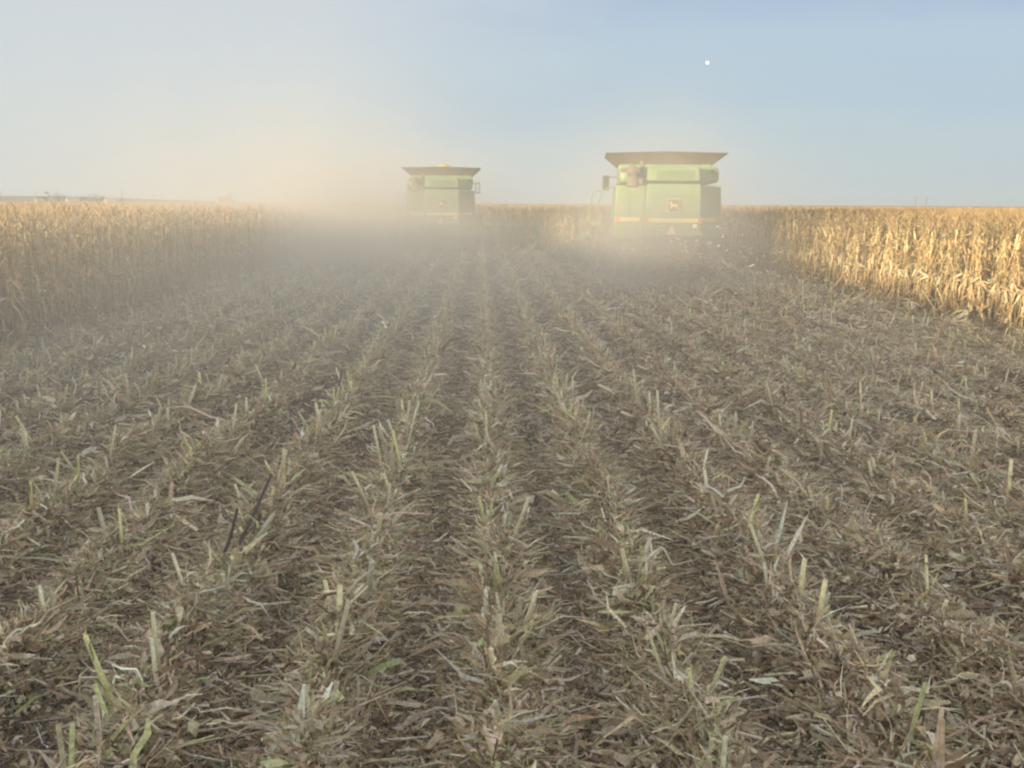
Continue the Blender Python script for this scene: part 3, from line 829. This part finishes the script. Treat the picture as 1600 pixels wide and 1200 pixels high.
    # feeder house and corn head
    MB().hexa([(-0.75, 6.2, 0.9), (0.75, 6.2, 0.9), (0.75, 9.0, 0.35), (-0.75, 9.0, 0.35), (-0.75, 6.2, 1.6), (0.75, 6.2, 1.6), (0.75, 9.0, 0.95), (-0.75, 9.0, 0.95)]).obj("feeder_house", M_green_dull, P, 0.02)
    w = rows * ROW / 2
    hx = header_dx
    hdr = MB(); hdr.box(hx - w, hx + w, 8.6, 8.75, 0.28, 1.22); hdr.box(hx - w, hx + w, 8.75, 9.7, 0.25, 0.42)
    hdr.box(hx - w - 0.06, hx - w, 8.6, 9.9, 0.22, 1.02); hdr.box(hx + w, hx + w + 0.06, 8.6, 9.9, 0.22, 1.02)
    hdr = hdr.obj("corn_head", M_green_dull, P)
    au = MB(); au.tube([(hx - w + 0.05, 9.15, 0.66), (hx + w - 0.05, 9.15, 0.66)], 0.2, 16); au.obj("cross_auger", M_steel, hdr)
    for q in range(rows + 1):
        xx = hx - w + q * ROW
        s_ = MB(); s_.hexa([(xx - 0.24, 9.6, 0.22), (xx + 0.24, 9.6, 0.22), (xx + 0.03, 11.0, 0.08), (xx - 0.03, 11.0, 0.08),
                            (xx - 0.10, 9.6, 0.78), (xx + 0.10, 9.6, 0.78), (xx + 0.02, 11.0, 0.14), (xx - 0.02, 11.0, 0.14)])
        s_.obj("snout", M_green, hdr, 0.03)
    return root

make_combine("combine_harvester", "nearer green combine harvester with deer emblem and pale warning triangle on its back", (5.42, 28.5, 0), R(-6.5), 8, False, header_dx=-0.35)
make_combine("combine_harvester", "farther green combine harvester half lost in dust, grain heaped above its tank", (-1.62, 42.5, 0), R(1.0), 13, True, scl=(0.92, 1.0, 0.975))

# ------------------------------------------------------------------ dark weed stems standing in the stubble
def weed(label, stems):
    """stems: list of polylines in world coordinates"""
    base = Vector(stems[0][0]); base.z = float(ground_z(base.x, base.y))  # rooted under the litter
    g = Geo()
    for pl, r0, r1 in [(s_[0:-2], s_[-2], s_[-1]) for s_ in stems]:
        A = np.array([Vector(q) - base for q in pl])
        rr = np.linspace(r0, r1, len(A))
        g.rods(A[:-1], A[1:], rr[:-1], rr[1:], jitter([(0.045, 0.036, 0.032)], len(A) - 1, sd=0.1), n=6, cap=True)
    o = g.obj("weed_stem", M_weed); o.location = base
    return tag(o, label, "weed stem", "dark dry weed stems in the stubble")
F = 1555.6
def gpt(px, py, z=0.0):
    """where the sight line through a photo pixel meets height z"""
    d = Mcam.to_3x3() @ Vector(((px - 800) / F, (600 - py) / F, -1.0))
    t = (z - CAM_H) / d.z
    return Vector((d.x * t, d.y * t, z))
def leanstem(p0, px1, py1, dz):
    q = gpt(px1, py1, dz)
    mid = p0 * 0.5 + q * 0.5 + Vector((0.015, 0, 0.01))
    root_ = p0 + (p0 - q) * 0.35; root_.z = -0.03
    return [tuple(root_), tuple(p0), tuple(mid), tuple(q)]
b = gpt(342, 888, 0.13)
b2 = gpt(350, 895, 0.13)
weed("pair of long dark weed stems leaning right, the tallest in the left foreground", [leanstem(b2, 424, 742, 0.50) + [0.017, 0.010], leanstem(b, 371, 795, 0.42) + [0.014, 0.009]])
b = gpt(378, 848, 0.13)
weed("short dark weed stem leaning beside the tall forked pair", [leanstem(b, 408, 806, 0.30) + [0.014, 0.010]])
b = gpt(455, 703, 0.13)
weed("single dark weed stem standing upright in the third stubble furrow", [leanstem(b, 452, 632, 0.36) + [0.015, 0.009]])
b = gpt(520, 636, 0.13)
weed("dark forked weed stem leaning among the far stubble left of the middle", [leanstem(b, 534, 580, 0.42) + [0.016, 0.010], leanstem(b, 524, 606, 0.2) + [0.014, 0.009]])
b = gpt(172, 890)
g = Geo()
A = np.array([[0, 0, -0.05], [-0.01, 0, 0.17], [-0.045, 0.0, 0.36]])
g.rods(A[:-1], A[1:], [0.016, 0.0155], [0.0155, 0.013], np.array([[0.42, 0.45, 0.18], [0.55, 0.46, 0.30]]), n=8)
b_ = np.zeros((4, 3)); dd = unit(np.array([[0.5, -0.3, 0.7], [-0.6, 0.2, 0.5], [0.2, -0.7, 0.4], [-0.2, -0.5, 0.9]]))
g.strips(b_, dd, side_of(dd, tilt=0.3), np.array([[0.2, 0, -0.9]] * 4), [0.2, 0.2, 0.22, 0.18], [0.03] * 4, jitter(LIT[:3], 4), K=4)
o = g.obj("corn_stub", M_stub); o.location = (b.x, b.y, float(ground_z(b.x, b.y)))
tag(o, "tallest pale cut corn stub standing alone in the left foreground", "corn stub")

# ------------------------------------------------------------------ flying chaff behind the nearer machine
N = 800
g = Geo()
c = np.stack([rng.normal(5.2, 1.0, N), rng.normal(25.8, 1.4, N), np.abs(rng.normal(0.8, 0.42, N)) + 0.1], 1)
c2 = np.stack([rng.uniform(-4, 6, 16), rng.uniform(17, 30, 16), rng.uniform(0.3, 1.3, 16)], 1)
c = np.concatenate([c, c2]); N = len(c)
d = rand_dir(N, -0.6, 0.6)
g.strips(c, d, side_of(d), rand_dir(N) * 0.4, rng.uniform(0.04, 0.16, N), rng.uniform(0.012, 0.045, N), jitter([(0.62, 0.52, 0.36), (0.5, 0.4, 0.25)], N), K=2)
tag(g.obj("flying_chaff", M_leaf), "scraps of husk flying through the air behind the nearer machine", "chaff", kind='stuff')

# ------------------------------------------------------------------ far farmsteads on the horizon
M_shed = solid_mat("shed_white", (0.27, 0.265, 0.255), 0.6, dirt_amt=0.2, scale=0.3)
M_shed2 = solid_mat("shed_brown", (0.20, 0.15, 0.12), 0.7, dirt_amt=0.2, scale=0.3)
M_roof = solid_mat("shed_roof", (0.25, 0.2, 0.17), 0.6, dirt_amt=0.3, scale=0.3)
M_bark = solid_mat("bark", (0.08, 0.06, 0.045), 0.9, dirt_amt=0.2)
M_crown = leaf_mat("tree_leaves", 0.2)
def hz(px, dist, z=0.0):
    q = gpt(px, 321, 0)
    dr = Vector((q.x, q.y, 0)).normalized() * (1 if q.y > 0 else -1)
    # direction of the pixel column at the horizon
    d = Mcam.to_3x3() @ Vector(((px - 800) / F, (600 - 321) / F, -1.0)); d.z = 0; d.normalize()
    return d * dist + Vector((0, 0, z))
def shed(px, dist, w, dp, hh, rf, mat, label, group=None):
    p_ = hz(px, dist)
    root = empty("farm_shed", p_, math.atan2(-p_.x, p_.y) + 0.25); tag(root, label, "shed", group)
    MB().box(-w / 2, w / 2, -dp / 2, dp / 2, 0, hh).obj("wall", mat, root)
    r_ = MB(); o_ = 0.4
    r_.hexa([(-w / 2 - o_, -dp / 2 - o_, hh), (w / 2 + o_, -dp / 2 - o_, hh), (w / 2 + o_, dp / 2 + o_, hh), (-w / 2 - o_, dp / 2 + o_, hh),
             (-w / 2 - o_, -0.05, hh + rf), (w / 2 + o_, -0.05, hh + rf), (w / 2 + o_, 0.05, hh + rf), (-w / 2 - o_, 0.05, hh + rf)])
    r_.obj("roof", M_roof, root)
    MB().box(-w * 0.15, w * 0.15, -dp / 2 - 0.06, -dp / 2 + 0.02, 0, hh * 0.8).obj("door", M_roof, root)
def far_tree(px, dist, h, w, label):
    p_ = hz(px, dist); root = empty("tree", p_); tag(root, label, "tree", "farmstead trees on the left horizon")
    MB().tube([(0, 0, 0), (0.1, 0, h * 0.35), (0.0, 0.1, h * 0.8)], [h * 0.04, h * 0.03, h * 0.012], 8).obj("trunk", M_bark, root)
    g = Geo(); N = 420
    cl = rng.normal(0, 1, (9, 3)) * np.array([w * 0.3, w * 0.3, h * 0.18]) + np.array([0, 0, h * 0.66])
    c = cl[rng.integers(0, 9, N)] + rng.normal(0, 1, (N, 3)) * w * 0.11
    d = rand_dir(N, -0.6, 0.8)
    g.strips(c, d, side_of(d), rand_dir(N) * 0.3, rng.uniform(0.4, 0.9, N), rng.uniform(0.3, 0.6, N), jitter([(0.09, 0.10, 0.05), (0.12, 0.10, 0.06), (0.07, 0.08, 0.04)], N), K=2)
    g.obj("crown", M_crown, root)
shed(62, 950, 6, 5, 3.6, 1.0, M_shed, "small white shed at the left end of the far farmstead")
shed(113, 950, 9, 6, 3.8, 1.2, M_shed, "long white shed in the middle of the far farmstead")
shed(172, 950, 7, 6, 3.9, 1.2, M_shed, "white shed at the right end of the far farmstead")
shed(349, 900, 10, 8, 4.6, 2.0, M_shed2, "lone brown farm building on the horizon left of the machines")
shed(1116, 900, 10, 8, 4.8, 1.6, M_shed2, "small low building on the horizon beside the nearer harvester")
for px_, h_, w_, lb in ((66, 6.8, 4.5, "small dark tree beside the leftmost white shed"), (74, 8.0, 5, "taller dark tree right of the leftmost white shed"),
                        (91, 7.4, 6.5, "round dark tree between the two left sheds"), (100, 6.6, 6, "low dark tree just left of the long white shed"),
                        (129, 7.0, 7, "bushy tree right of the long white shed"), (148, 6.6, 7, "low bushy tree between the long shed and the right shed"),
                        (160, 6.8, 7, "wide bushy tree left of the right-hand white shed"), (358, 7.4, 7, "tree against the lone brown farm building")):
    far_tree(px_, 960, h_, w_, lb)
p_ = hz(191, 980); root = empty("radio_mast", p_); tag(root, "thin radio mast rising right of the far white sheds", "mast")
t = MB()
for q in range(3):
    an = q * 2.094; t.tube([(0.5 * math.cos(an), 0.5 * math.sin(an), 0), (0.12 * math.cos(an), 0.12 * math.sin(an), 13.0)], 0.09, 6)
for zz in range(1, 13):
    rr = 0.5 - 0.029 * zz
    t.tube([(rr * math.cos(q * 2.094), rr * math.sin(q * 2.094), zz) for q in range(4)], 0.05, 5)
t.obj("lattice", M_black, root)
for px_, lb in ((1430, "lone far utility pole on the right horizon"), (1447, "thin far utility pole at the right, beyond its neighbour"), (2, "far utility pole at the left edge of the horizon"), (58, "far utility pole beside the white farm shed")):
    p_ = hz(px_, 900); root = empty("utility_pole", p_, math.atan2(-p_.x, p_.y)); tag(root, lb, "utility pole")
    MB().tube([(0, 0, 0), (0, 0, 9.5)], [0.2, 0.14], 8).obj("post", M_bark, root)
    MB().box(-1.2, 1.2, -0.08, 0.08, 8.9, 9.1).obj("crossarm", M_bark, root)

# low rise of land on the left horizon
x_ = np.linspace(-1500, -150, 80); y_ = np.linspace(1500, 1900, 12)
def rise(X, Y):
    return -1.5 + 12.0 * np.clip(np.exp(-((X + 760) / 330) ** 2), 0, 1) * np.sin(np.pi * np.clip((Y - 1500) / 400, 0, 1)) + 0.6 * vnoise(X * 0.02, Y * 0.02)
m, n, l, p = new_mat("far_hill"); p.inputs['Base Color'].default_value = (0.13, 0.13, 0.08, 1); p.inputs['Roughness'].default_value = 1
tc = n.new('ShaderNodeTexCoord'); no = n.new('ShaderNodeTexNoise'); no.inputs['Scale'].default_value = 0.02; no.inputs['Detail'].default_value = 6
l.new(tc.outputs['Object'], no.inputs['Vector'])
rp = n.new('ShaderNodeValToRGB'); rp.color_ramp.elements[0].color = (0.08, 0.09, 0.05, 1); rp.color_ramp.elements[1].color = (0.2, 0.17, 0.1, 1)
l.new(no.outputs['Fac'], rp.inputs['Fac']); l.new(rp.outputs['Color'], p.inputs['Base Color'])
tag(grid_mesh(x_, y_, rise, "hill", m), kind='structure')

# ------------------------------------------------------------------ the moon
d = Mcam.to_3x3() @ Vector(((1105.5 - 800) / F, (600 - 98) / F, -1.0)); d.normalize()
bm = bmesh.new(); bmesh.ops.create_uvsphere(bm, u_segments=32, v_segments=16, radius=9000 * 2.3 / F)
me = bpy.data.meshes.new("moon"); bm.to_mesh(me); bm.free()
for f in me.polygons: f.use_smooth = True
mo = bpy.data.objects.new("moon", me); COL.objects.link(mo); mo.location = Vector((0, 0, CAM_H)) + d * 9000
m, n, l, p = new_mat("moon"); p.inputs['Base Color'].default_value = (0.4, 0.4, 0.38, 1)
p.inputs['Emission Color'].default_value = (1.0, 0.97, 0.88, 1); p.inputs['Emission Strength'].default_value = 0.34
me.materials.append(m)
tag(mo, "small pale moon in the clear blue sky above the nearer harvester", "moon")

# ------------------------------------------------------------------ haze and dust
def box_obj(name, x0, x1, y0, y1, z0, z1, mat):
    return MB().box(x0, x1, y0, y1, z0, z1).obj(name, mat)
m = bpy.data.materials.new("haze"); m.use_nodes = True
n, l = m.node_tree.nodes, m.node_tree.links; n.clear()
out = n.new('ShaderNodeOutputMaterial'); pv = n.new('ShaderNodeVolumePrincipled')
pv.inputs['Color'].default_value = (0.36, 0.42, 0.47, 1); pv.inputs['Density'].default_value = 0.00022; pv.inputs['Anisotropy'].default_value = 0.0
l.new(pv.outputs[0], out.inputs['Volume'])
tag(box_obj("haze", -3600, 3600, -900, 3600, -3.0, 20.0, m), "thin evening haze lying over the whole field", "haze", kind='stuff')

DUST_BOX = (-34, 12.5, 1.0, 82, -0.3, 18.5)
#        centre            sigma              density
BLOBS = [((-4.7, 37.5, 1.2), (3.7, 6.0, 1.7), 0.19),
         ((-6.0, 39.0, 2.6), (5.5, 12.0, 2.6), 0.050),
         ((-15., 55.0, 6.5), (16., 19.0, 7.5), 0.0032),
         ((4.7, 26.2, 0.95), (2.0, 2.6, 1.2), 0.38),
         ((4.4, 25.5, 2.2), (2.2, 4.5, 2.0), 0.085),
         ((-2.4, 22.0, 0.4), (4.6, 9.0, 1.3), 0.080),
         ((-7.0, 21.0, 1.0), (4.0, 9.0, 1.4), 0.018),
         ((-2.6, 11.0, 0.5), (6.8, 7.5, 1.9), 0.025)]
def dust_material():
    m = bpy.data.materials.new("dust"); m.use_nodes = True
    n, l = m.node_tree.nodes, m.node_tree.links; n.clear()
    out = n.new('ShaderNodeOutputMaterial'); pv = n.new('ShaderNodeVolumePrincipled')
    pv.inputs['Color'].default_value = (0.64, 0.62, 0.575, 1); pv.inputs['Anisotropy'].default_value = 0.0
    tc = n.new('ShaderNodeTexCoord')
    tot = None
    for c, s_, amp in BLOBS:
        sub = n.new('ShaderNodeVectorMath'); sub.operation = 'SUBTRACT'; sub.inputs[1].default_value = c
        l.new(tc.outputs['Object'], sub.inputs[0])
        dv = n.new('ShaderNodeVectorMath'); dv.operation = 'DIVIDE'; dv.inputs[1].default_value = s_
        l.new(sub.outputs[0], dv.inputs[0])
        dt = n.new('ShaderNodeVectorMath'); dt.operation = 'DOT_PRODUCT'
        l.new(dv.outputs[0], dt.inputs[0]); l.new(dv.outputs[0], dt.inputs[1])
        ng_ = n.new('ShaderNodeMath'); ng_.operation = 'MULTIPLY'; ng_.inputs[1].default_value = -1
        l.new(dt.outputs['Value'], ng_.inputs[0])
        ex = n.new('ShaderNodeMath'); ex.operation = 'EXPONENT'; l.new(ng_.outputs[0], ex.inputs[0])
        ma = n.new('ShaderNodeMath'); ma.operation = 'MULTIPLY_ADD'; ma.inputs[1].default_value = amp
        l.new(ex.outputs[0], ma.inputs[0])
        if tot is not None: l.new(tot.outputs[0], ma.inputs[2])
        else: ma.inputs[2].default_value = 0.0
        tot = ma
    no = n.new('ShaderNodeTexNoise'); no.inputs['Scale'].default_value = 0.30; no.inputs['Detail'].default_value = 4; no.inputs['Roughness'].default_value = 0.6
    l.new(tc.outputs['Object'], no.inputs['Vector'])
    mr = n.new('ShaderNodeMapRange'); mr.inputs['From Min'].default_value = 0.32; mr.inputs['From Max'].default_value = 0.68
    mr.inputs['To Min'].default_value = 0.25; mr.inputs['To Max'].default_value = 1.75
    l.new(no.outputs['Fac'], mr.inputs['Value'])
    fin = n.new('ShaderNodeMath'); fin.operation = 'MULTIPLY'
    l.new(tot.outputs[0], fin.inputs[0]); l.new(mr.outputs[0], fin.inputs[1])
    l.new(fin.outputs[0], pv.inputs['Density'])
    l.new(pv.outputs[0], out.inputs['Volume'])
    return m
tag(box_obj("dust_cloud", *DUST_BOX, dust_material()), "billowing cream dust blown up behind the two harvesters, drifting left", "dust", kind='stuff')
